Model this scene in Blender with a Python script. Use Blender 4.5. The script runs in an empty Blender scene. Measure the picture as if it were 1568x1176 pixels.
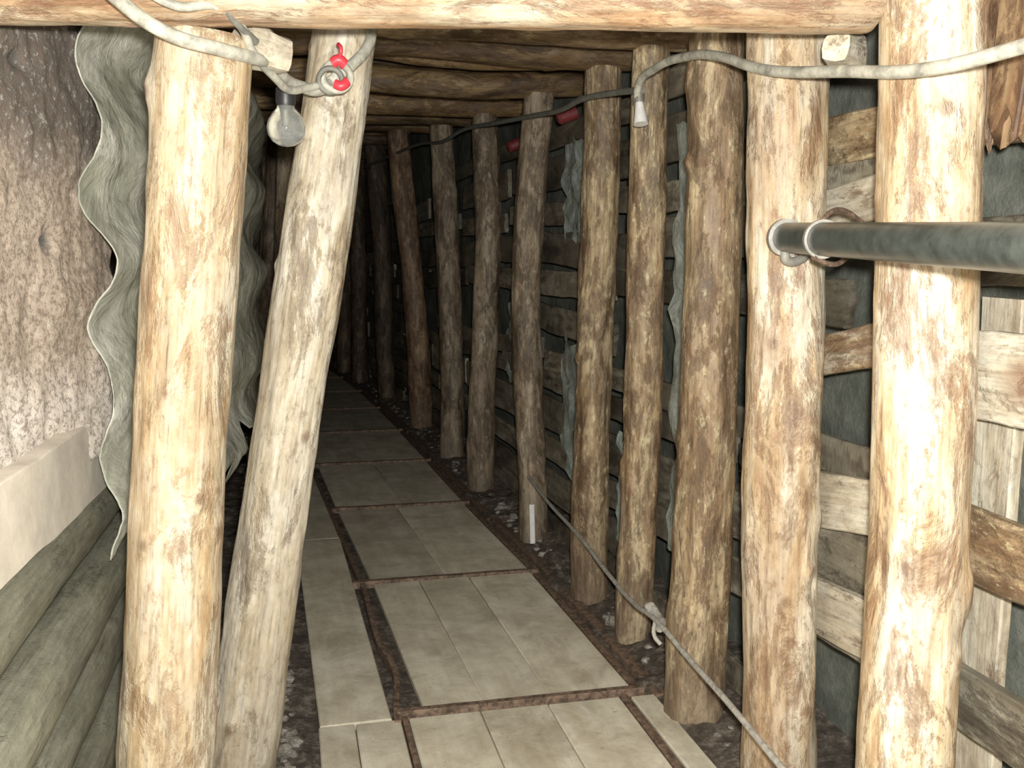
import bpy, math, random
from mathutils import Vector, Matrix, noise
random.seed(7)
PI=math.pi
scene=bpy.context.scene

# ------------------------------------------------------------------ helpers
def lerp(a,b,t): return a+(b-a)*t
def interp(tab,y):
    if y<=tab[0][0]: return tab[0][1]
    for (a,va),(b,vb) in zip(tab,tab[1:]):
        if y<=b: return lerp(va,vb,(y-a)/(b-a))
    return tab[-1][1]
def nz(x,y,z=0.0): return noise.noise(Vector((x,y,z)))
def fbm(x,y,z=0.0,o=4):
    s=0;a=1
    for i in range(o):
        s+=a*nz(x,y,z); x*=2.03;y*=2.03;z*=2.03;a*=.5
    return s
XR=[(0,1.2),(3.06,1.16),(4.46,1.13),(5.93,1.05),(7.42,1.0),(9.4,.93),(12.0,.76),(14.4,.5),(17,.1)]
XL=[(0,.42),(3.19,.41),(4.53,.35),(5.94,.26),(7.49,.17),(9.4,.09),(12,-.08),(14.4,-.34),(17,-.75)]
ZC=[(0,2.1),(2.4,2.16),(2.92,2.19),(3.57,2.28),(4.07,2.30),(5.05,2.35),(6.28,2.42),(7.37,2.49),(8.8,2.62),(10.7,2.72),(17,2.8)]

class MB:
    def __init__(s): s.v=[];s.f=[];s.g=[];s.r=[];s.k=[];s.e=[]
    def add(s,co,g,r=0,k=0,e=0):
        s.v.append(Vector(co));s.g.append(g);s.r.append(r);s.k.append(k);s.e.append(e);return len(s.v)-1
    def build(s,name,mat,smooth=True,parent=None,sharp=None):
        c=Vector((0,0,0))
        for v in s.v: c+=v
        c/=max(1,len(s.v))
        me=bpy.data.meshes.new(name)
        me.from_pydata([tuple(v-c) for v in s.v],[],s.f)
        a=me.attributes.new('gco','FLOAT_VECTOR','POINT'); a.data.foreach_set('vector',[x for g in s.g for x in g])
        for nm,l in (('rnd',s.r),('knot',s.k),('cut',s.e)):
            a=me.attributes.new(nm,'FLOAT','POINT'); a.data.foreach_set('value',l)
        me.materials.append(mat)
        if smooth: me.polygons.foreach_set('use_smooth',[True]*len(me.polygons))
        if smooth and sharp:
            try: me.set_sharp_from_angle(angle=sharp)
            except Exception: pass
        me.update()
        ob=bpy.data.objects.new(name,me); ob.location=c
        scene.collection.objects.link(ob)
        if parent:
            ob.parent=parent; ob.matrix_parent_inverse=parent.matrix_world.inverted()
        return ob

def basis(d,upv=Vector((0,0,1))):
    d=d.normalized()
    if abs(d.dot(upv))>.95: upv=Vector((0,1,0))
    s=d.cross(upv).normalized(); u=s.cross(d).normalized()
    return s,u,d

def log(mb,p0,p1,r0,r1,seed,seg=28,rings=50,knots=None,bend=.012,rough=.05,nk=5):
    p0=Vector(p0);p1=Vector(p1);L=(p1-p0).length
    s,u,d=basis(p1-p0)
    rr=random.Random(seed)
    if knots is None: knots=[]
    knots=list(knots)+[(rr.uniform(.05,.95),rr.uniform(0,2*PI),rr.uniform(.008,.018),rr.uniform(.003,.014)) for _ in range(nk)]
    so=seed*7.13
    bx,by,ph=rr.uniform(-1,1)*bend,rr.uniform(-1,1)*bend,rr.uniform(0,6)
    rv=rr.random()
    base=len(mb.v)
    def rad(t,th):
        r=lerp(r0,r1,t)
        cx,cy=math.cos(th),math.sin(th)
        q=r*(1+rough*1.3*nz(cx*1.0+so,cy*1.0,t*L*1.6)+rough*.6*nz(cx*2.6+so,cy*2.6,t*L*6)+rough*.4*nz(cx*7+so,cy*7,t*L*9+3))
        k=0
        for (kt,ka,ks,kh) in knots:
            dz=(t-kt)*L; dth=(th-ka+PI)%(2*PI)-PI; dd=math.sqrt(dz*dz/1.6+(dth*r)**2)
            if dd<ks*4:
                q+=kh*math.exp(-(dd/(ks*1.6))**2)
                k=max(k,math.exp(-(dd/ks)**4))
                if dd<ks: q-=kh*.35*(1-dd/ks)
        return q,k
    for i in range(rings+1):
        t=i/rings
        off=s*(bx*math.sin(PI*t*1.3+ph)-bx*math.sin(ph)*(1-t)-bx*math.sin(PI*1.3+ph)*t)+u*(by*math.sin(PI*t*2.1+ph)-by*math.sin(ph)*(1-t)-by*math.sin(PI*2.1+ph)*t)
        c=p0.lerp(p1,t)+off
        for j in range(seg):
            th=2*PI*j/seg
            r,k=rad(t,th)
            if i==0 or i==rings: r*=.965
            co=c+s*(r*math.cos(th))+u*(r*math.sin(th))
            mb.add(co,(r*math.cos(th)+so,r*math.sin(th)+so*.3,t*L),rv,k,0)
    for i in range(rings):
        for j in range(seg):
            a=base+i*seg+j;b=base+i*seg+(j+1)%seg
            mb.f.append((a,b,b+seg,a+seg))
    for (i,t,c,flip) in ((0,0,p0,True),(rings,1,p1,False)):
        st=len(mb.v)
        for j in range(seg):
            q=mb.v[base+i*seg+j]; mb.add(q,mb.g[base+i*seg+j],rv,0,1)
        ci=mb.add(c,(so,so*.3,t*L),rv,0,1)
        for j in range(seg):
            a=st+j;b=st+(j+1)%seg
            mb.f.append((b,a,ci) if flip else (a,b,ci))

def board(mb,p0,p1,w,t,seed,upv=Vector((0,0,1)),warp=.004,segs=14,knots=(),rag=0.0,wav=.06):
    p0=Vector(p0);p1=Vector(p1);L=(p1-p0).length
    s,u,d=basis(p1-p0,upv)
    so=seed*5.37; rv=random.Random(seed).random()
    c=min(.004,t*.2)
    sec=[(-t/2,-w/2+c),(-t/2+c,-w/2),(t/2-c,-w/2),(t/2,-w/2+c),(t/2,w/2-c),(t/2-c,w/2),(-t/2+c,w/2),(-t/2,w/2-c)]
    full=[]
    for i,(a,b) in enumerate(sec):
        full.append((a,b))
        if i in (3,7):
            n=6; a2,b2=sec[(i+1)%8]
            for k in range(1,n): full.append((lerp(a,a2,k/n),lerp(b,b2,k/n)))
    n=len(full);base=len(mb.v)
    for i in range(segs+1):
        q=i/segs
        o=s*(warp*nz(so,q*L*1.2)*2)+u*(warp*nz(so+9,q*L*1.1)*2)
        for (a,b) in full:
            bb=b*(1+wav*nz(so+3,q*L*2.0,math.copysign(2,b))+wav*.5*nz(so+3,q*L*9.0,math.copysign(2,b)))
            e=0
            if rag and i in (0,segs): e=rag*nz(b*30+so,a*30)*(1 if i else -1)
            k=0
            for (kq,kb,ks) in knots:
                dd=math.hypot((q-kq)*L/1.5,b-kb); k=max(k,math.exp(-(dd/ks)**4))
            mb.add(p0.lerp(p1,q)+o+s*a+u*bb+d*e,(a+so,b+so*.3,q*L),rv,k,0)
    for i in range(segs):
        for j in range(n):
            a=base+i*n+j;b=base+i*n+(j+1)%n
            mb.f.append((a,b,b+n,a+n))
    mb.f.append(tuple(base+j for j in reversed(range(n))))
    mb.f.append(tuple(base+segs*n+j for j in range(n)))

# ------------------------------------------------------------------ materials
class NT:
    def __init__(s,name):
        m=bpy.data.materials.new(name); m.use_nodes=True; s.m=m; s.t=m.node_tree; s.n=s.t.nodes; s.l=s.t.links
        s.b=[x for x in s.n if x.type=='BSDF_PRINCIPLED'][0]
    def new(s,t,**k):
        x=s.n.new(t)
        for a,b in k.items(): setattr(x,a,b)
        return x
    def link(s,a,b): s.l.new(a,b)
    def attr(s,name): return s.new('ShaderNodeAttribute',attribute_name=name)
    def mapv(s,src,sc):
        x=s.new('ShaderNodeMapping'); x.inputs['Scale'].default_value=sc; s.link(src,x.inputs[0]); return x.outputs[0]
    def noise(s,src,scale,det=5,rough=.6,dist=0):
        x=s.new('ShaderNodeTexNoise'); x.inputs['Scale'].default_value=scale;x.inputs['Detail'].default_value=det
        x.inputs['Roughness'].default_value=rough;x.inputs['Distortion'].default_value=dist
        s.link(src,x.inputs['Vector']); return x.outputs[0]
    def ramp(s,src,stops):
        x=s.new('ShaderNodeValToRGB'); cr=x.color_ramp
        while len(cr.elements)<len(stops): cr.elements.new(.5)
        for e,(p,c) in zip(cr.elements,stops):
            e.position=p; e.color=(c,c,c,1) if isinstance(c,(int,float)) else (*c,1)
        s.link(src,x.inputs[0]); return x.outputs[0]
    def mix(s,f,a,b,mode='MIX'):
        x=s.new('ShaderNodeMix',data_type='RGBA',blend_type=mode)
        for sock,v in ((x.inputs[0],f),(x.inputs[6],a),(x.inputs[7],b)):
            if isinstance(v,(int,float)): sock.default_value=v
            elif isinstance(v,tuple): sock.default_value=(*v,1)
            else: s.link(v,sock)
        return x.outputs[2]
    def math(s,op,a,b=0.0):
        x=s.new('ShaderNodeMath',operation=op)
        for sock,v in ((x.inputs[0],a),(x.inputs[1],b)):
            if isinstance(v,(int,float)): sock.default_value=v
            else: s.link(v,sock)
        return x.outputs[0]
    def bump(s,h,st,dist=.01,prev=None):
        x=s.new('ShaderNodeBump'); x.inputs['Strength'].default_value=st; x.inputs['Distance'].default_value=dist
        s.link(h,x.inputs['Height'])
        if prev: s.link(prev,x.inputs['Normal'])
        return x.outputs[0]
    def done(s,col,rough=.6,nrm=None,metal=0,spec=None):
        if isinstance(col,tuple): s.b.inputs['Base Color'].default_value=(*col,1)
        else: s.link(col,s.b.inputs['Base Color'])
        if isinstance(rough,(int,float)): s.b.inputs['Roughness'].default_value=rough
        else: s.link(rough,s.b.inputs['Roughness'])
        s.b.inputs['Metallic'].default_value=metal
        if spec is not None: s.b.inputs['Specular IOR Level'].default_value=spec
        if nrm: s.link(nrm,s.b.inputs['Normal'])
        return s.m

def wood(name,pale,mid,dark,bark,amt,rough=.5,knotc=(.14,.07,.035),cut=(.75,.66,.48),spec=.4,patch_scale=9.0,vary=.25,stain=.6,fleck=.6,mould=0.0,pstr=.8,mud=0.0,mott=.3):
    n=NT(name); g=n.attr('gco').outputs['Vector']
    v1=n.mapv(g,(1,1,.18)); v2=n.mapv(g,(1,1,.36)); v3=n.mapv(g,(1,1,.05)); v5=n.mapv(g,(1,1,.5))
    base=n.ramp(n.noise(v1,13,5,.68,.3),[(.34,dark),(.45,mid),(.57,pale)])
    st=n.ramp(n.noise(v2,4.2,5,.72,.6),[(.43,0),(.57,1)])
    c=n.mix(n.math('MULTIPLY',st,stain),base,tuple(lerp(a,b,.35) for a,b in zip(dark,bark)))
    patch=n.noise(v2,patch_scale,7,.78,.5)
    a0=.60-amt*.22
    pf=n.ramp(patch,[(a0-.02,0),(a0+.03,.7),(a0+.10,1)])
    pd=n.ramp(patch,[(a0-.01,tuple(lerp(a,b,.5) for a,b in zip(dark,bark))),(a0+.05,bark),(a0+.16,tuple(q*.5 for q in bark))])
    c=n.mix(n.math('MULTIPLY',pf,pstr),c,pd)
    fn=n.noise(v5,34,5,.75,.2)
    c=n.mix(1.0,c,n.ramp(fn,[(.36,1.0),(.62,1.0-mott)]),'MULTIPLY')
    fl=n.ramp(fn,[(.575,0),(.63,1)])
    c=n.mix(n.math('MULTIPLY',fl,fleck),c,tuple(lerp(a,b,.7) for a,b in zip(dark,bark)))
    if mould:
        mo=n.ramp(fn,[(.34,1),(.42,0)])
        c=n.mix(n.math('MULTIPLY',mo,mould),c,tuple(min(.8,q*1.35) for q in pale))
    fib=n.noise(v3,110,2,.6)
    c=n.mix(1.0,c,n.ramp(fib,[(.3,.72),(.58,1.0)]),'MULTIPLY')
    c=n.mix(n.ramp(fib,[(.26,.6),(.31,0)]),c,(.10,.055,.03))
    c=n.mix(n.math('MULTIPLY',n.attr('knot').outputs['Fac'],.7),c,knotc)
    c=n.mix(n.attr('cut').outputs['Fac'],c,cut)
    if mud:
        sp=n.new('ShaderNodeSeparateXYZ'); n.link(g,sp.inputs[0])
        mz=n.math('ADD',sp.outputs['Z'],n.math('MULTIPLY',patch,.9))
        c=n.mix(n.math('MULTIPLY',n.ramp(mz,[(.45,1),(.85,0)]),mud),c,(.16,.125,.09))
    r=n.attr('rnd').outputs['Fac']
    br=n.math('ADD',n.math('MULTIPLY',r,vary),1-vary*.8)
    x=n.new('ShaderNodeCombineColor'); 
    for i in range(3): n.link(br,x.inputs[i])
    c=n.mix(1.0,c,x.outputs[0],'MULTIPLY')
    h=n.math('ADD',n.math('MULTIPLY',pf,.6),n.math('ADD',n.math('MULTIPLY',fib,.35),n.math('MULTIPLY',fn,.8)))
    return n.done(c,rough,n.bump(h,.65,.007),spec=spec)

M_fresh=wood('peeled_pine',(.88,.81,.64),(.80,.66,.43),(.58,.40,.21),(.32,.18,.09),.24,rough=.42,stain=.60,fleck=.6,pstr=.8,mud=.4,mott=.22)
M_fresh2=wood('peeled_pine_pale',(.85,.80,.67),(.72,.63,.46),(.50,.40,.26),(.22,.155,.10),.22,rough=.42,stain=.55,fleck=.65,pstr=.8,mud=.5,mott=.28)
M_fresh3=wood('peeled_pine_brown',(.88,.80,.63),(.76,.60,.38),(.48,.31,.16),(.23,.12,.065),.35,rough=.42,stain=.65,fleck=.65,pstr=.82,mud=.4,mott=.25)
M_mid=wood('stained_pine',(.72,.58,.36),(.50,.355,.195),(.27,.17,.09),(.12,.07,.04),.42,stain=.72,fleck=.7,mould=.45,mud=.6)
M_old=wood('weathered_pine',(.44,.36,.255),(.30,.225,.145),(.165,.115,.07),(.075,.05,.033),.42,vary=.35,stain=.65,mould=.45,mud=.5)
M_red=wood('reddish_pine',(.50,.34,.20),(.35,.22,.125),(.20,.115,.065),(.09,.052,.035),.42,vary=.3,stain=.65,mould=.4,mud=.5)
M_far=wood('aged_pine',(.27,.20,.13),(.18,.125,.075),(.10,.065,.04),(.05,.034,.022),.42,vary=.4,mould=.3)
M_beam=wood('beam_pine',(.86,.76,.56),(.76,.56,.34),(.54,.32,.165),(.30,.145,.085),.34,stain=.62,fleck=.6,pstr=.8)
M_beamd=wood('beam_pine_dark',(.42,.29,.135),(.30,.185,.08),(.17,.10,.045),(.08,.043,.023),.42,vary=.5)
M_grey=wood('grey_log_wood',(.33,.33,.25),(.27,.27,.20),(.20,.195,.145),(.14,.125,.095),.0,rough=.6,fleck=.3,pstr=.5,stain=.4,mott=.2)
M_bpale=wood('pale_plank',(.80,.76,.62),(.68,.61,.46),(.50,.42,.29),(.22,.12,.07),.08,knotc=(.20,.09,.05),stain=.45,fleck=.4)
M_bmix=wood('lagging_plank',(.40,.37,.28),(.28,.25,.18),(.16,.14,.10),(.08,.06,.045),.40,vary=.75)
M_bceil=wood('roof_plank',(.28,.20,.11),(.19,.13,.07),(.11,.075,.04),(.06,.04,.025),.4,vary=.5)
M_bark=wood('splintered_bark',(.50,.34,.19),(.36,.21,.11),(.21,.115,.06),(.10,.05,.03),.5,patch_scale=16)

def floor_mat():
    n=NT('floor_plywood'); g=n.attr('gco').outputs['Vector']
    v1=n.mapv(g,(1,1,.12))
    c=n.ramp(n.noise(v1,14,4,.6,.3),[(.3,(.64,.58,.43)),(.55,(.78,.73,.58)),(.75,(.86,.81,.67))])
    dn=n.noise(g,5,7,.75,.4)
    d=n.ramp(dn,[(.40,0),(.66,1)])
    c=n.mix(n.math('MULTIPLY',d,.72),c,(.36,.30,.21))
    sp=n.ramp(n.noise(g,70,3,.6),[(.30,1),(.36,0)])
    c=n.mix(n.math('MULTIPLY',sp,.45),c,(.2,.16,.12))
    c=n.mix(n.attr('knot').outputs['Fac'],c,(.24,.21,.16))
    r=n.attr('rnd').outputs['Fac']; br=n.math('ADD',n.math('MULTIPLY',r,.22),.80)
    x=n.new('ShaderNodeCombineColor')
    for i in range(3): n.link(br,x.inputs[i])
    c=n.mix(1.0,c,x.outputs[0],'MULTIPLY')
    return n.done(c,.55,n.bump(dn,.15,.003),spec=.4)
M_floor=floor_mat()
def soil_mat():
    n=NT('muddy_soil'); g=n.new('ShaderNodeTexCoord').outputs['Object']
    nn=n.noise(g,18,8,.82)
    c=n.ramp(nn,[(.34,(.04,.032,.025)),(.5,(.13,.10,.075)),(.62,(.38,.33,.27))])
    return n.done(c,.65,n.bump(nn,1.0,.03))
M_soil=soil_mat()
def rock_mat():
    n=NT('shotcrete_rock'); tc=n.new('ShaderNodeTexCoord').outputs['Object']
    big=n.noise(tc,2.2,4,.6,.4)
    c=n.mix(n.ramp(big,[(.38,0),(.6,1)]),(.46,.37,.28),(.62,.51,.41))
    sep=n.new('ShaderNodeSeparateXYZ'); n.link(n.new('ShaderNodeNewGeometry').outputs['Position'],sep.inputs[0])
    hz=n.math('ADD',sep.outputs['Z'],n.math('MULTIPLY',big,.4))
    c=n.mix(n.ramp(n.math('SUBTRACT',hz,1.45),[(.40,0),(.60,1)]),c,(.17,.148,.125))  # shade on the upper rock, put into the colour by height
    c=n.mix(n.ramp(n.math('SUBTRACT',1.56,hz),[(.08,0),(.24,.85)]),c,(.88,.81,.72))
    spn=n.noise(tc,60,5,.8,.2)
    c=n.mix(n.math('MULTIPLY',n.ramp(spn,[(.43,1),(.49,0)]),.65),c,(.19,.135,.105))
    c=n.mix(n.math('MULTIPLY',n.ramp(spn,[(.56,0),(.60,1)]),.45),c,(.80,.73,.65))
    c=n.mix(n.attr('knot').outputs['Fac'],c,(.08,.08,.075))  # wall dents coloured dark to stand for the shade inside them
    h=n.math('ADD',spn,n.math('MULTIPLY',big,1.0))
    return n.done(c,.85,n.bump(h,.65,.012),spec=.3)
M_rock=rock_mat()
def darkrock_mat(name,a,b_,c_,sc=6):
    n=NT(name); g=n.new('ShaderNodeTexCoord').outputs['Object']
    nn=n.noise(g,sc,7,.72)
    c=n.ramp(nn,[(.3,a),(.5,b_),(.7,c_)])
    return n.done(c,.8,n.bump(nn,.5,.04))
M_drock=darkrock_mat('dark_rock',(.05,.045,.04),(.11,.10,.085),(.2,.19,.16))
M_grock=darkrock_mat('grey_rock',(.05,.055,.045),(.10,.11,.09),(.18,.19,.16))
M_rub=darkrock_mat('rubble_stone',(.06,.05,.04),(.18,.16,.13),(.45,.42,.38),14)
def sheet_mat(name,a,b_,c_,rough,sc=5):
    n=NT(name); g=n.new('ShaderNodeTexCoord').outputs['Object']
    nn=n.noise(g,sc,5,.65,.6)
    c=n.ramp(nn,[(.32,a),(.5,b_),(.66,c_)])
    d=n.ramp(n.noise(g,18,6,.78,.5),[(.49,0),(.64,1)])
    c=n.mix(n.math('MULTIPLY',d,.5),c,tuple(q*.5 for q in a))
    return n.done(c,rough,n.bump(nn,.5,.04),spec=.5)
M_sheet=sheet_mat('corrugated_plastic',(.33,.34,.26),(.48,.49,.40),(.68,.68,.60),.42)
M_film=sheet_mat('plastic_film',(.15,.18,.165),(.24,.28,.255),(.36,.40,.37),.22,9)
def simple(name,col,rough=.5,metal=0,var=.25,scale=30,bump=.1,spec=None):
    n=NT(name); g=n.new('ShaderNodeTexCoord').outputs['Object']
    nn=n.noise(g,scale,5,.7)
    c=n.mix(n.ramp(nn,[(.38,0),(.63,1)]),col,tuple(x*(1-var) for x in col))
    return n.done(c,rough,n.bump(nn,bump,.003),metal,spec)
M_slab=simple('pale_plaster',(.90,.84,.73),.7,0,.28,6,.7)
M_pipe=simple('galvanised_steel',(.085,.10,.09),.34,.2,.5,18,.1)
M_ring=simple('zinc_ring',(.40,.39,.35),.45,.4,.35)
M_rust=simple('rusty_iron',(.24,.16,.11),.7,.1,.75,45,.6)
M_cable=simple('cable_sheath',(.56,.55,.46),.5,0,.55,22,.3)
M_cabled=simple('cable_sheath_dirty',(.20,.20,.17),.6,0,.4,25,.15)
M_wire=simple('wire_rope',(.45,.43,.38),.5,0,.5,60,.3)
M_black=simple('black_rubber',(.02,.02,.022),.45)
M_redt=simple('red_tape',(.72,.04,.06),.4,0,.15)
M_dred=simple('red_paint',(.16,.025,.025),.5,0,.4)
M_white=simple('white_plastic',(.82,.82,.80),.4,0,.15)
def glass():
    n=NT('bulb_glass'); n.b.inputs['Transmission Weight'].default_value=.9; n.b.inputs['IOR'].default_value=1.45
    return n.done((.9,.93,.9),.04)
M_glass=glass()

# ------------------------------------------------------------------ posts
def post(p0,p1,r0,r1,mat,seed,hi=False,**k):
    mb=MB(); log(mb,p0,p1,r0,r1,seed,seg=80 if hi else 32,rings=240 if hi else 80,**k)
    return mb.build('timber_post',mat,sharp=math.radians(50))
def at(p,q,z):
    p=Vector(p);q=Vector(q);t=(z-p.z)/(q.z-p.z);return p.lerp(q,t)
a,b=(-.31,2.30,.32),(-.16,2.30,1.98)
post(at(a,b,-.02),at(a,b,1.985),.108,.102,M_fresh,11,True,nk=10,bend=.012,rough=.07)
a,b=(-.17,2.77,.05),(.17,2.77,2.10)
post(at(a,b,-.02),at(a,b,2.19),.098,.088,M_fresh2,12,True,nk=10,bend=.03,rough=.09)
a,b=(1.345,1.86,.35),(1.31,1.86,1.97)
post(at(a,b,-.02),at(a,b,2.32),.106,.104,M_fresh3,13,True,knots=[(.345,3.75,.03,.022)],nk=6,rough=.06)
a,b=(1.31,2.37,.09),(1.265,2.37,2.08)
post(at(a,b,-.02),at(a,b,2.18),.100,.103,M_fresh3,14,True,knots=[(.38,3.8,.014,.01)],nk=10,rough=.085)
post((1.30,2.92,-.03),(1.32,2.92,2.20),.098,.085,M_mid,15,True,nk=10,rough=.09)
post((1.31,3.57,-.03),(1.35,3.57,2.29),.074,.068,M_mid,16,True,nk=10,rough=.11,bend=.03)
post((1.29,4.07,-.03),(1.33,4.07,2.31),.082,.078,M_mid,17,True,nk=9,rough=.11)
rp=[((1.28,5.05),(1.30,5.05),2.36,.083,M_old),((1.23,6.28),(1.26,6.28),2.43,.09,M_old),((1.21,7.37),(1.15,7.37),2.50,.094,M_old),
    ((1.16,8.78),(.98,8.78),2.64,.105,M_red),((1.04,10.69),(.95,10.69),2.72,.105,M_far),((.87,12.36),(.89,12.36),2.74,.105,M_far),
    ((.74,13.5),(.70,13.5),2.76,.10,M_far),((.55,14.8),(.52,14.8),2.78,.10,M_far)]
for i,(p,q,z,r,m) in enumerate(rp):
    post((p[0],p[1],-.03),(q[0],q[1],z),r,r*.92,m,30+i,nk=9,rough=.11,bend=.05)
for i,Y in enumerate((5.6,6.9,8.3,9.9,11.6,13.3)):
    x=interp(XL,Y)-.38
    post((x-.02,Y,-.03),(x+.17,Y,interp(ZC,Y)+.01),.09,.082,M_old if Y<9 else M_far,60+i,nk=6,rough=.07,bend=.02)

# ------------------------------------------------------------------ beams
def beam(p0,p1,r0,r1,mat,seed,hi=False,**k):
    mb=MB(); log(mb,p0,p1,r0,r1,seed,seg=80 if hi else 32,rings=240 if hi else 60,**k)
    return mb.build('timber_beam',mat,sharp=math.radians(50))
beam((-.80,2.33,2.085),(1.225,1.93,2.085),.10,.10,M_beam,81,True,nk=14,rough=.07,bend=.015)
frames=[(2.92,1.36),(3.57,1.42),(4.07,1.42),(5.05,1.42),(6.28,1.4),(7.37,1.34),(8.78,1.25),(10.69,1.18),(12.36,1.1),(13.5,.95),(14.8,.8)]
for i,(Y,x1) in enumerate(frames):
    z=interp(ZC,Y); x0=interp(XL,Y)-.62
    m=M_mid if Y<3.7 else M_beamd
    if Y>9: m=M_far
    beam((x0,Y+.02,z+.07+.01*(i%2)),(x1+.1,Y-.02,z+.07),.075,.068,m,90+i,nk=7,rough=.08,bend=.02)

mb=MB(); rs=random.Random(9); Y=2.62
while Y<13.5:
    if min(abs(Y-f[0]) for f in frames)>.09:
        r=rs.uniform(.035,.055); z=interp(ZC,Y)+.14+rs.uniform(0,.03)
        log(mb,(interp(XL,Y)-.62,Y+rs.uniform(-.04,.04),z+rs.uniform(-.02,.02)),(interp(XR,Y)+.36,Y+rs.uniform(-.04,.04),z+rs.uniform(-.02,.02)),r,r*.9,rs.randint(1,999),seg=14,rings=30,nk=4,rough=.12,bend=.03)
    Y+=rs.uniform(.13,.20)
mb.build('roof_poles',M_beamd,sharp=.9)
mb=MB(); rs=random.Random(5)
for i in range(len(frames)):
    Y0=frames[i][0]-.35 if i else 2.0; Y1=(frames[i+1][0]+.02 if i+1<len(frames) else 17)
    z0=interp(ZC,Y0)+.23;z1=interp(ZC,Y1)+.23
    if i==0: z0=2.38
    x=interp(XL,Y0)-.7; 
    while x<interp(XR,Y0)+.65:
        w=rs.uniform(.12,.2)
        dx=interp(XL,Y1)-interp(XL,Y0)
        board(mb,(x+w/2,Y0,z0+rs.uniform(-.01,.012)),(x+w/2+dx+rs.uniform(-.03,.03),Y1,z1+rs.uniform(-.01,.01)),w,.028,rs.randint(1,9999),upv=Vector((1,0,0)),segs=8)
        x+=w+rs.uniform(.002,.03)
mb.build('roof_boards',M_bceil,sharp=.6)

# ------------------------------------------------------------------ shell
def grid(name,fn,nu,nv,mat,kn=None,flip=False):
    mb=MB()
    for i in range(nu+1):
        for j in range(nv+1):
            co=fn(i/nu,j/nv); mb.add(co,tuple(co),0,kn(co) if kn else 0)
    for i in range(nu):
        for j in range(nv):
            a=i*(nv+1)+j; q=(a,a+1,a+nv+2,a+nv+1); mb.f.append(q[::-1] if flip else q)
    return mb.build(name,mat)
def f_floor(u,v):
    Y=lerp(-1.2,17.2,u); X=lerp(-1.0,2.1,v)+ (interp(XR,Y)-1.16)
    z=-.055+.02*fbm(X*5,Y*5)
    if X>interp(XR,Y)+.02: z+=.03+.05*max(0,fbm(X*4+5,Y*4))+.05*min(1,(X-interp(XR,Y))/.3)
    if X<interp(XL,Y)-.38: z+=.01+.03*fbm(X*6,Y*6+8)
    return (X,Y,z)
grid('floor',f_floor,420,80,M_soil,flip=True)
def f_ceil(u,v):
    Y=lerp(-1.2,17.2,u); X=lerp(-1.1,2.1,v)+(interp(XR,Y)-1.16)
    return (X,Y,interp(ZC,Y)+.40+.04*fbm(X*2,Y*2))
grid('ceiling',f_ceil,120,30,M_drock)
RX=[(-2,-.95),(1.2,-.88),(2.35,-.69),(2.75,-.565),(3.02,-.515),(3.15,-.50),(3.3,-.50)]
HOLES=((2.71,1.55,.030),(2.84,1.37,.012),(2.62,1.98,.022))
def f_wl(u,v):
    if u<.82: Y=lerp(-1.2,3.5,u/.82)
    else: Y=lerp(3.5,17.2,(u-.82)/.18)
    z=lerp(-.1,2.8,v)
    near=1/(1+math.exp(max(-60,min(60,(Y-3.20)/.015)))); hi_=1/(1+math.exp(max(-60,min(60,-(z-.93)/.006))))
    x=lerp(-.86,interp(RX,Y),hi_*near) + (interp(XL,Y)-.41)*(1 if Y>3.2 else 0)
    x+=.018*fbm(Y*2.5,z*2.5,3)+.010*fbm(Y*9,z*9,9)+.005*fbm(Y*30,z*30,1)
    for (hy,hzz,hr) in HOLES:
        d=math.hypot((Y-hy)*1.0,z-hzz)/hr; x-=.03*math.exp(-d*d)
    return (x,Y,z)
def k_wl(co):
    k=0
    for (hy,hzz,hr) in HOLES:
        d=math.hypot(co[1]-hy,co[2]-hzz)/hr*1.2; k=max(k,math.exp(-d**4))
    return k
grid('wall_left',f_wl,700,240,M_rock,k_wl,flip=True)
def f_wr(u,v):
    Y=lerp(-1.2,17.2,u); z=lerp(-.1,2.9,v)
    x=1.68+(interp(XR,Y)-1.16)+.03*fbm(Y*2,z*2,5)
    return (x,Y,z)
grid('wall_right',f_wr,300,60,M_grock)
def f_wb(u,v):
    return (lerp(-2.2,2.2,u),16.9+.1*fbm(u*9,v*9),lerp(-.1,3.2,v))
grid('wall_back',f_wb,30,30,M_drock)

# ------------------------------------------------------------------ floor boarding
brk=[3.12,4.50,5.93,7.30,8.70,10.1,11.5,12.9,14.3]
def panel(Y0,Y1,xa,xb,n,seed,name='floor_panel',m0=.022):
    rs=random.Random(seed); mb=MB()
    ws=[rs.uniform(.8,1.3) for _ in range(n)]; S=sum(ws); acc=0
    for i,w in enumerate(ws):
        f0=acc/S;acc+=w;f1=acc/S
        A0,B0=xa(Y0),xb(Y0);A1,B1=xa(Y1),xb(Y1)
        c0=lerp(A0,B0,(f0+f1)/2);c1=lerp(A1,B1,(f0+f1)/2);W=(B0-A0+B1-A1)/2*(f1-f0)-.003
        kn=[(q,sg*W*.38,.006) for q in (.04,.5,.96) for sg in (-1,1)]
        board(mb,(c0,Y0+m0,-.014),(c1,Y1-m0,-.014+rs.uniform(-.002,.002)),W,.028,rs.randint(1,9999),upv=Vector((1,0,0)),warp=.001,segs=60,knots=kn,wav=.006)
    return mb.build(name,M_floor,sharp=.6)
def gapw(y): return lerp(.085,.035,min(1,max(0,(y-3.1)/1.3)))
for i,(a,b) in enumerate(zip(brk,brk[1:])):
    panel(a,b,lambda y:interp(XL,y)+.005,lambda y:interp(XR,y)-.005,2 if i else 3,200+i)
panel(1.75,3.10,lambda y:.06,lambda y:.33,2,250)
panel(1.75,3.10,lambda y:.355,lambda y:1.09,3,251)
panel(1.75,3.10,lambda y:1.13,lambda y:1.22,1,252)
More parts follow.
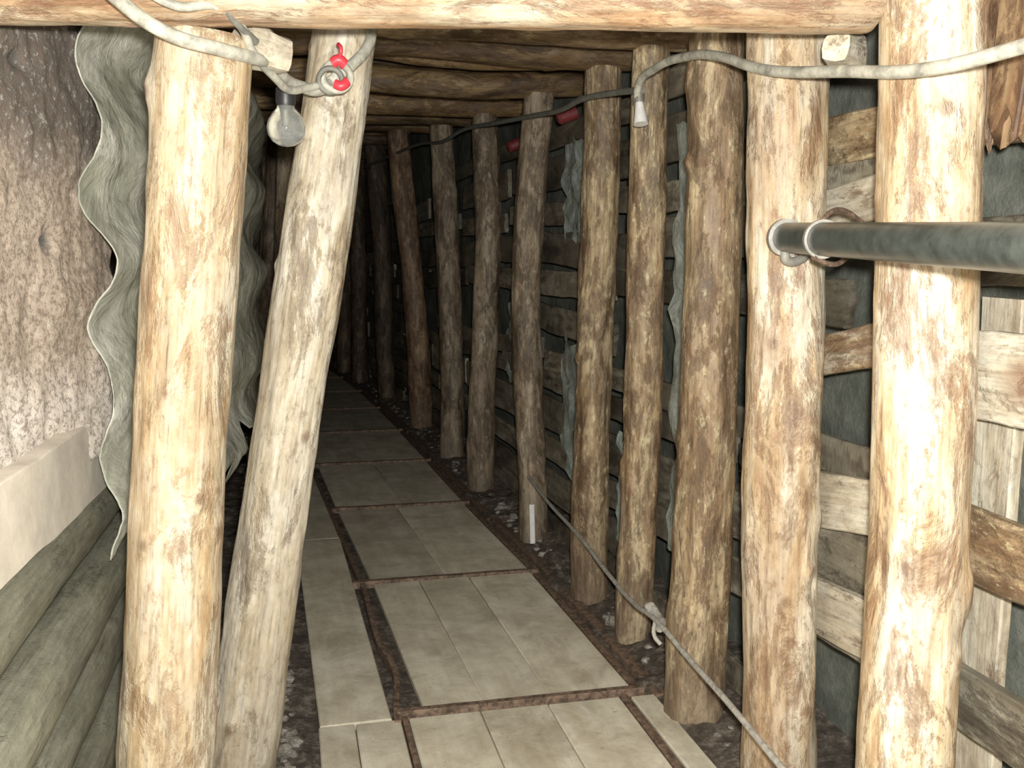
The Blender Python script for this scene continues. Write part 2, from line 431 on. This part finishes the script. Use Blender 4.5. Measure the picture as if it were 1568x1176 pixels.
panel(.2,1.73,lambda y:.06,lambda y:1.2,5,253)
panel(3.09,5.3,lambda y:.06-.02*(y-3.1),lambda y:interp(XL,y)-gapw(y)-.02,1,254,m0=.003)
panel(5.3,7.6,lambda y:interp(XL,y)-.27,lambda y:interp(XL,y)-.055,1,255,m0=.003)
panel(7.6,10.2,lambda y:interp(XL,y)-.25,lambda y:interp(XL,y)-.055,1,256,m0=.003)
def strip(mb,pts,w,h,z0):
    base=len(mb.v)
    for (x,y) in pts:
        for (dx,dz) in ((-w/2,0),(-w/2,h),(-w/2+.004,h+.002),(w/2-.004,h+.002),(w/2,h),(w/2,0)):
            mb.add((x+dx,y,z0+dz),(dx,dz,y))
    for i in range(len(pts)-1):
        for j in range(5):
            a=base+i*6+j; mb.f.append((a,a+6,a+7,a+1))
    mb.f.append(tuple(base+j for j in range(6))); e=base+(len(pts)-1)*6; mb.f.append(tuple(e+j for j in reversed(range(6))))
Ys=[3.06+.06*i for i in range(212)]
mb=MB(); strip(mb,[(interp(XR,y)+.02+.004*nz(y*3,1),y) for y in Ys],.035,.024,-.03); strip(mb,[(interp(XR,y)+.078+.008*nz(y*3,4),y) for y in Ys],.045,.034,-.03); mb.build('floor_rail',M_rust,sharp=.6)
mb=MB()
strip(mb,[(interp(XL,y)-gapw(y)-.01+.036*math.exp(-((y-3.46)/.22)**2),y) for y in Ys],.022,.036,-.03)
mb.build('floor_rail',M_rust,sharp=.6)
mb=MB(); strip(mb,[(.343,1.7+.1*i) for i in range(15)],.018,.024,-.025); strip(mb,[(1.11,1.7+.1*i) for i in range(15)],.03,.02,-.025); mb.build('floor_rail',M_rust,sharp=.6)
def strap(Y,x0,x1,w=.03):
    mb=MB(); n=24
    for i in range(n+1):
        x=lerp(x0,x1,i/n); y=Y+.004*nz(x*9,Y)
        for (dy,dz) in ((-w/2,-.02),(-w/2,.010),(-w/2+.003,.013),(w/2-.003,.013),(w/2,.010),(w/2,-.02)):
            mb.add((x,y+dy,dz),(dy,dz,x))
    for i in range(n):
        for j in range(5):
            a=i*6+j; mb.f.append((a,a+1,a+7,a+6))
    mb.f.append(tuple(range(5,-1,-1))); mb.f.append(tuple(n*6+j for j in range(6)))
    mb.build('floor_strap',M_rust,sharp=.6)
for Y in brk: strap(Y,interp(XL,Y)-(.09 if Y<4.6 else .03),interp(XR,Y)+.03)

mb=MB(); rs=random.Random(3)
def rock(mb,c,r,seed):
    base=len(mb.v); nu,nv=8,6
    for i in range(nv+1):
        ph=PI*i/nv
        for j in range(nu):
            th=2*PI*j/nu; d=Vector((math.sin(ph)*math.cos(th),math.sin(ph)*math.sin(th),math.cos(ph)*.7))
            q=r*(1+.45*nz(d.x*1.6+seed,d.y*1.6,d.z*1.6))
            mb.add(Vector(c)+d*q,tuple(d),(seed*.37)%1)
    for i in range(nv):
        for j in range(nu):
            a=base+i*nu+j;b=base+i*nu+(j+1)%nu; mb.f.append((a,a+nu,b+nu,b))
for i in range(1600):
    Y=rs.uniform(2.3,12)
    left=rs.random()<.45
    if left: X=interp(XL,Y)-.42-abs(rs.gauss(0,.09)) if Y<5 else interp(XL,Y)-.3-rs.random()*.25
    else: X=interp(XR,Y)+.12+rs.random()*.3
    rock(mb,(X,Y,-.025+(0 if left else .03)),rs.uniform(.005,.019)*(2.4 if rs.random()<(.15 if left else .08) else 1),i*1.7)
mb.build('rubble',M_rub,smooth=False)

# ------------------------------------------------------------------ left lagging
mb=MB(); board(mb,(-.62,.3,.975),(-.56,3.22,.94),.215,.05,401,knots=(),warp=.012,segs=60,rag=.03,wav=.09); mb.build('lagging_slab',M_slab,sharp=.6)
for i,(z,r,x) in enumerate(((.752,.088,-.63),(.560,.088,-.595),(.372,.09,-.62),(.18,.088,-.59),(.02,.07,-.6))):
    mb=MB(); log(mb,(x,.2,z),(x+.02,3.9+.25*(i%2),z-.01*i),r,r*.96,420+i,seg=48,rings=140,nk=4,rough=.035,bend=.012); mb.build('lagging_log',M_grey,sharp=.8)

path=[(2.86,-.495),(3.2,-.40),(3.7,-.27),(4.3,-.16),(5.0,-.13),(6.2,-.17),(9,-.3)]
mb=MB(); nu,nv=120,200
for i in range(nu+1):
    Y=lerp(2.86,8.5,(i/nu)**1.5)
    for j in range(nv+1):
        t=j/nv; zb=.74+.16*nz(Y*3,2)+(.08*nz(Y*11,7)); z=lerp(zb,2.26,t)
        x=interp(path,Y)
        zz=z+.05*nz(Y*.9,1.1)+.04*(Y-2.86)+.03*nz(z*3.1,Y*1.5,8)
        A=(.032+.016*nz(Y*1.3,z)+.022*nz(z*2.6,4.4))
        x+=A*math.cos(2*PI*(zz-1.52)/.36)+.022*fbm(Y*2.4,z*3.6,4)+.005*fbm(Y*9,z*11)
        y=Y+.03*nz(z*4,3)*(1 if i==0 else .3)
        mb.add((x,y,z),(x,y,z))
for i in range(nu):
    for j in range(nv):
        a=i*(nv+1)+j; mb.f.append((a,a+nv+1,a+nv+2,a+1))
ob=mb.build('corrugated_sheet',M_sheet)
md=ob.modifiers.new('thick','SOLIDIFY'); md.thickness=.004

# ------------------------------------------------------------------ right lagging
mb=MB(); rs=random.Random(21)
def rx(Y): return interp(XR,Y)-1.16
z=.02
while z<2.2:
    w=rs.uniform(.10,.2); Y=2.15+rs.uniform(0,.5)
    while Y<15.5:
        L=rs.uniform(.8,2.0)
        if rs.random()<.86:
            x0=1.47+rx(Y)+rs.uniform(-.012,.02)
            board(mb,(x0,Y,z+w/2+rs.uniform(-.04,.04)),(1.47+rx(Y+L)+rs.uniform(-.01,.02),Y+L-.02,z+w/2+rs.uniform(-.05,.05)),w-.01,.024,rs.randint(1,99999),segs=16,rag=.03,wav=.2)
        Y+=L
    z+=w+rs.uniform(.01,.05)
mb.build('lagging_boards',M_bmix,sharp=.6)
def lag(p0,p1,w,mat,seed,t=.03,**k):
    mb=MB(); k.setdefault('wav',.12); board(mb,p0,p1,w,t,seed,segs=40,**k); return mb.build('lagging_board',mat,sharp=.6)
lag((1.50,.9,1.27),(1.48,2.12,1.25),.20,M_bpale,501,knots=((.66,.0,.045),))
lag((1.50,.9,.88),(1.48,2.15,.87),.17,M_mid,502)
lag((1.50,1.0,1.80),(1.48,2.6,1.83),.13,M_mid,503)
lag((1.46,2.0,1.68),(1.45,2.85,1.60),.11,M_bpale,504)
lag((1.46,1.95,1.34),(1.45,2.85,1.16),.11,M_fresh3,505)
lag((1.45,1.9,.92),(1.44,2.85,.78),.15,M_bpale,506)
lag((1.45,1.9,.58),(1.44,2.85,.48),.15,M_bpale,507)
lag((1.50,.9,.50),(1.50,2.2,.50),.15,M_bmix,508)
lag((1.50,.9,1.53),(1.50,2.2,1.52),.15,M_bmix,511)
lag((1.60,1.93,.0),(1.57,1.90,1.42),.13,M_bpale,509,upv=Vector((0,1,0)))
lag((1.60,2.32,.0),(1.60,2.28,1.9),.12,M_bmix,510,upv=Vector((0,1,0)))

mb=MB(); rs=random.Random(8)
for i in range(26):
    Y=lerp(1.45,1.98,rs.random()); z0=rs.uniform(1.82,1.93)-(.08 if rs.random()<.2 else 0); x=1.46+rs.uniform(-.01,.06)
    board(mb,(x,Y,2.25),(x+rs.uniform(-.03,.03),Y+rs.uniform(-.10,.10),z0),rs.uniform(.05,.15),rs.uniform(.008,.02),rs.randint(1,9999),upv=Vector((0,1,0)),warp=.02,rag=.09,segs=10,wav=.5)
mb.build('bark_splinters',M_bark,sharp=.6)

def wedge(p0,p1,w0,w1,seed):
    mb=MB(); p0=Vector(p0);p1=Vector(p1); s,u,d=basis(p1-p0)
    n=10;m=12
    for i in range(n+1):
        t=i/n
        for j in range(m):
            th=2*PI*j/m; r=lerp(w0,w1,t)
            cx=math.copysign(abs(math.cos(th))**.6,math.cos(th));sy=math.copysign(abs(math.sin(th))**.6,math.sin(th))
            q=1+.16*nz(cx+seed,sy,t*3)
            mb.add(p0.lerp(p1,t)+s*cx*r*q+u*sy*r*q,(cx*r+seed,sy*r,t*.2),.8)
    for i in range(n):
        for j in range(m):
            a=i*m+j;b=i*m+(j+1)%m; mb.f.append((a,b,b+m,a+m))
    mb.f.append(tuple(reversed(range(m)))); mb.f.append(tuple(n*m+j for j in range(m)))
    return mb.build('timber_wedge',M_bpale,sharp=.7)
wedge((-.08,2.30,1.975),(.005,2.36,1.965),.045,.040,3)
wedge((1.195,2.02,1.97),(1.27,2.10,1.975),.030,.046,5)

# ------------------------------------------------------------------ pipe
def tube(mb,p0,p1,ro,ri,seg=48):
    p0=Vector(p0);p1=Vector(p1); s,u,d=basis(p1-p0); base=len(mb.v)
    for (c,r) in ((p0,ri),(p0,ro),(p1,ro),(p1,ri)):
        for j in range(seg):
            th=2*PI*j/seg; mb.add(c+s*r*math.cos(th)+u*r*math.sin(th),(th,0,0))
    for k in range(4):
        for j in range(seg):
            a=base+k*seg+j;b=base+k*seg+(j+1)%seg;k2=base+((k+1)%4)*seg
            mb.f.append((a,b,k2+(j+1)%seg,k2+j))
def empty(name,loc):
    rt=bpy.data.objects.new(name,None); rt.location=loc; scene.collection.objects.link(rt); bpy.context.view_layer.update(); return rt
P0=Vector((1.205,2.235,1.56)); P1=Vector((1.01,1.20,1.52)); D=(P1-P0).normalized()
root=empty('steel_pipe',P0)
mb=MB(); tube(mb,P0,P0+D*1.75,.0365,.031); mb.build('pipe_body',M_pipe,sharp=.6,parent=root)
mb=MB(); tube(mb,P0-D*.004,P0+D*.014,.046,.03); mb.build('end_flange',M_ring,sharp=.6,parent=root)
mb=MB(); tube(mb,P0+D*.255,P0+D*.268,.043,.037);  mb.build('clamp_ring',M_ring,sharp=.6,parent=root)
def curve(name,pts,r,mat,parent=None,cyc=False,res=8):
    cu=bpy.data.curves.new(name,'CURVE'); cu.dimensions='3D'; cu.bevel_depth=r; cu.bevel_resolution=5; cu.resolution_u=res; cu.use_fill_caps=True
    sp=cu.splines.new('BEZIER'); sp.bezier_points.add(len(pts)-1)
    for bp,p in zip(sp.bezier_points,pts):
        bp.co=p; bp.handle_left_type=bp.handle_right_type='AUTO'
    sp.use_cyclic_u=cyc
    cu.materials.append(mat)
    ob=bpy.data.objects.new(name,cu); scene.collection.objects.link(ob)
    if parent: ob.parent=parent; ob.matrix_parent_inverse=parent.matrix_world.inverted()
    return ob
c=P0+D*.26
curve('hanger_hook',[c+Vector((.0,0,.04)),c+Vector((.03,.02,.06)),c+Vector((.09,.06,.065)),c+Vector((.16,.10,.04))],.006,M_rust,root)
curve('hanger_hook_low',[c+Vector((-.02,0,-.04)),c+Vector((.03,.01,-.055)),c+Vector((.10,.06,-.04)),c+Vector((.16,.1,-.01))],.006,M_rust,root)
curve('pipe_bracket',[P0+Vector((-.01,-.02,-.03)),P0+Vector((.0,-.01,-.055)),P0+Vector((.05,.0,-.05)),P0+Vector((.08,.04,-.02))],.012,M_ring,root)

# ------------------------------------------------------------------ cables
curve('power_cable',[(1.24,.9,1.93),(1.255,1.3,1.88),(1.235,1.52,1.865),(1.20,1.71,1.865),(1.185,1.95,1.905),(1.165,2.27,1.965),(1.18,2.62,2.07),(1.19,2.83,2.11),(1.19,3.1,2.125),(1.205,3.31,2.09),(1.22,3.34,2.03)],.0135,M_cable)
rt=empty('cable_socket',(1.22,3.33,2.03))
def cone(mb,p0,p1,r0,r1,seg=32,cap=True):
    p0=Vector(p0);p1=Vector(p1); s,u,d=basis(p1-p0); base=len(mb.v)
    for (c,r) in ((p0,r0),(p1,r1)):
        for j in range(seg):
            th=2*PI*j/seg; mb.add(c+s*r*math.cos(th)+u*r*math.sin(th),(th,0,0))
    for j in range(seg):
        a=base+j;b=base+(j+1)%seg; mb.f.append((a,b,b+seg,a+seg))
    if cap:
        mb.f.append(tuple(base+j for j in reversed(range(seg)))); mb.f.append(tuple(base+seg+j for j in range(seg)))
mb=MB(); cone(mb,(1.215,3.32,2.06),(1.215,3.30,1.975),.012,.026); mb.build('socket_shell',M_white,sharp=.6,parent=rt)
mb=MB(); cone(mb,(1.215,3.325,2.085),(1.215,3.32,2.05),.016,.017); mb.build('socket_collar',M_ring,sharp=.6,parent=rt)
curve('wall_cable',[(1.215,3.3,2.09),(1.22,3.6,2.13),(1.20,3.94,2.16),(1.21,4.3,2.17),(1.20,4.77,2.21),(1.16,5.5,2.27),(1.12,6.25,2.33),(1.08,6.9,2.33),(1.04,7.63,2.40),(.95,9,2.45),(.84,10.7,2.5)],.012,M_cabled)
curve('power_cable',[(-.42,1.85,2.12),(-.28,2.09,1.985),(-.21,2.13,1.95),(-.12,2.17,1.935),(-.05,2.28,1.94),(-.01,2.38,1.945),(.01,2.45,1.93),(.05,2.52,1.925),(.10,2.57,1.93),(.135,2.57,1.96),(.18,2.60,2.00),(.225,2.66,2.06),(.24,2.72,2.12)],.0145,M_cable)
curve('power_cable',[(-.30,2.10,2.06),(-.20,2.12,2.005),(-.12,2.15,2.015),(-.075,2.2,1.985),(-.06,2.26,1.955),(-.01,2.37,1.915),(.02,2.45,1.905),(.07,2.52,1.925),(.12,2.56,1.945)],.0095,M_cable)
curve('power_cable',[(-.33,2.09,2.08),(-.22,2.1,2.03),(-.13,2.13,2.03),(-.085,2.18,1.99),(-.05,2.25,1.97)],.008,M_cabled)
rt=empty('taped_cable_joint',(.14,2.54,1.96))
def loop(n,c,r,th,mat,tilt):
    pts=[Vector(c)+Vector((r*math.cos(a)*1.0,tilt*math.sin(a)*r,r*math.sin(a))) for a in [2*PI*i/8 for i in range(8)]]
    curve(n,pts,th,mat,rt,True)
loop('white_loop',(.135,2.535,1.955),.034,.009,M_cable,.2)
loop('grey_loop',(.12,2.53,1.945),.028,.007,M_cabled,-.2)
curve('red_tape_a',[(.125,2.52,1.985),(.14,2.515,1.992),(.155,2.52,1.982)],.013,M_redt,rt)
curve('red_tape_b',[(.13,2.52,1.935),(.145,2.515,1.93),(.16,2.52,1.942)],.012,M_redt,rt)
curve('tape_tail',[(.14,2.52,1.99),(.145,2.50,2.015),(.14,2.52,2.03)],.005,M_redt,rt)
rt=empty('light_bulb',(.01,2.50,1.83))
def lathe(mb,c,prof,seg=40):
    base=len(mb.v)
    for (r,z) in prof:
        for j in range(seg):
            th=2*PI*j/seg; mb.add(Vector(c)+Vector((max(r,.0005)*math.cos(th),max(r,.0005)*math.sin(th),z)),(th,0,0))
    for i in range(len(prof)-1):
        for j in range(seg):
            a=base+i*seg+j;b=base+i*seg+(j+1)%seg; mb.f.append((a,a+seg,b+seg,b))
mb=MB(); lathe(mb,(.01,2.50,1.825),[(.018,.058),(.022,.045),(.032,.034),(.042,.018),(.047,0),(.044,-.018),(.034,-.034),(.018,-.044),(0,-.047)]); mb.build('glass_globe',M_glass,parent=rt)
mb=MB(); lathe(mb,(.01,2.50,1.825),[(.0,.10),(.012,.10),(.022,.092),(.024,.06),(.021,.05),(0,.05)]); mb.build('bulb_socket',M_black,sharp=.6,parent=rt)
mb=MB(); lathe(mb,(.01,2.50,1.825),[(0,.05),(.012,.05),(.008,.01),(.004,.0),(0,0)],16); mb.build('filament_stem',M_ring,parent=rt)
curve('bulb_lead',[(.01,2.50,1.92),(.0,2.47,1.945),(-.01,2.42,1.94)],.006,M_black,rt)

curve('slack_wire',[(1.23,4.98,.36),(1.22,4.5,.33),(1.20,3.91,.325),(1.185,3.5,.30),(1.15,3.1,.32),(1.14,2.9,.345),(1.135,2.59,.33),(1.12,2.29,.33),(1.10,1.98,.325),(1.08,1.6,.32),(1.08,1.0,.33)],.0085,M_wire)
rt=empty('wire_knot',(1.14,2.9,.345))
mb=MB(); log(mb,(1.15,2.97,.36),(1.14,2.85,.325),.016,.012,701,seg=16,rings=12,nk=2,rough=.3); mb.build('knot_core',M_wire,parent=rt)
curve('knot_tail',[(1.145,2.9,.34),(1.13,2.87,.30),(1.145,2.85,.275)],.007,M_wire,rt)

def fitting(c,name):
    rt=empty(name,c); c=Vector(c)
    mb=MB(); cone(mb,c+Vector((-.04,0,-.01)),c+Vector((.04,0,.02)),.03,.034,24); mb.build('box_body',M_dred,sharp=.6,parent=rt)
    mb=MB(); cone(mb,c+Vector((-.05,0,-.015)),c+Vector((-.038,0,-.01)),.02,.032,24); mb.build('box_cap',M_dred,sharp=.6,parent=rt)
    curve('bracket',[c+Vector((.02,0,.03)),c+Vector((.05,.02,.08)),c+Vector((.09,.02,.10))],.008,M_cabled,rt)
fitting((1.33,4.62,2.19),'junction_box'); fitting((1.32,5.65,2.17),'junction_box')
mb=MB(); board(mb,(1.235,4.90,.02),(1.23,4.91,.23),.028,.02,711,upv=Vector((1,0,0))); mb.build('marker_stake',M_white,sharp=.6)
rs=random.Random(17)
def film(c,w,h,seed):
    mb=MB(); n=26
    for i in range(n+1):
        for j in range(n+1):
            y=(i/n-.5)*w; z=(j/n-.5)*h
            mb.add((c[0]+.025*fbm(y*9+seed,z*9,seed),c[1]+y+.05*nz(z*12,seed)*abs(i/n-.5)*2,c[2]+z+.06*nz(y*12,seed+3)*abs(j/n-.5)*2),(0,0,0))
    for i in range(n):
        for j in range(n):
            a=i*(n+1)+j; mb.f.append((a,a+n+1,a+n+2,a+1))
    mb.build('plastic_scrap',M_film)
for (c,w,h) in (((1.40,4.55,1.85),.7,.5),((1.40,4.6,.75),.6,.7),((1.36,5.7,1.0),.7,.5),((1.41,3.25,1.2),.4,1.6),((1.41,3.85,.5),.4,.5)):
    film(c,w,h,rs.random()*50)

# ------------------------------------------------------------------ light
w=bpy.data.worlds.new('world'); scene.world=w; w.use_nodes=True
w.node_tree.nodes['Background'].inputs[0].default_value=(1,.97,.92,1); w.node_tree.nodes['Background'].inputs[1].default_value=.15
ld=bpy.data.lights.new('camera_flash','POINT'); ld.energy=460; ld.shadow_soft_size=.03; ld.color=(1,.965,.895)
lo=bpy.data.objects.new('camera_flash',ld); lo.location=(.03,-.02,1.57); scene.collection.objects.link(lo)

# ------------------------------------------------------------------ camera
cd=bpy.data.cameras.new('camera'); cd.lens=36*1500/1568; cd.sensor_width=36; cd.clip_start=.02
co=bpy.data.objects.new('camera',cd); co.location=(0,0,1.5)
yaw=math.radians(12.9);pt=math.radians(7.1)
co.rotation_euler=(PI/2-pt,0,-yaw); scene.collection.objects.link(co); scene.camera=co
scene.view_settings.view_transform='Standard'
scene.view_settings.look='None'
scene.view_settings.gamma=1.08
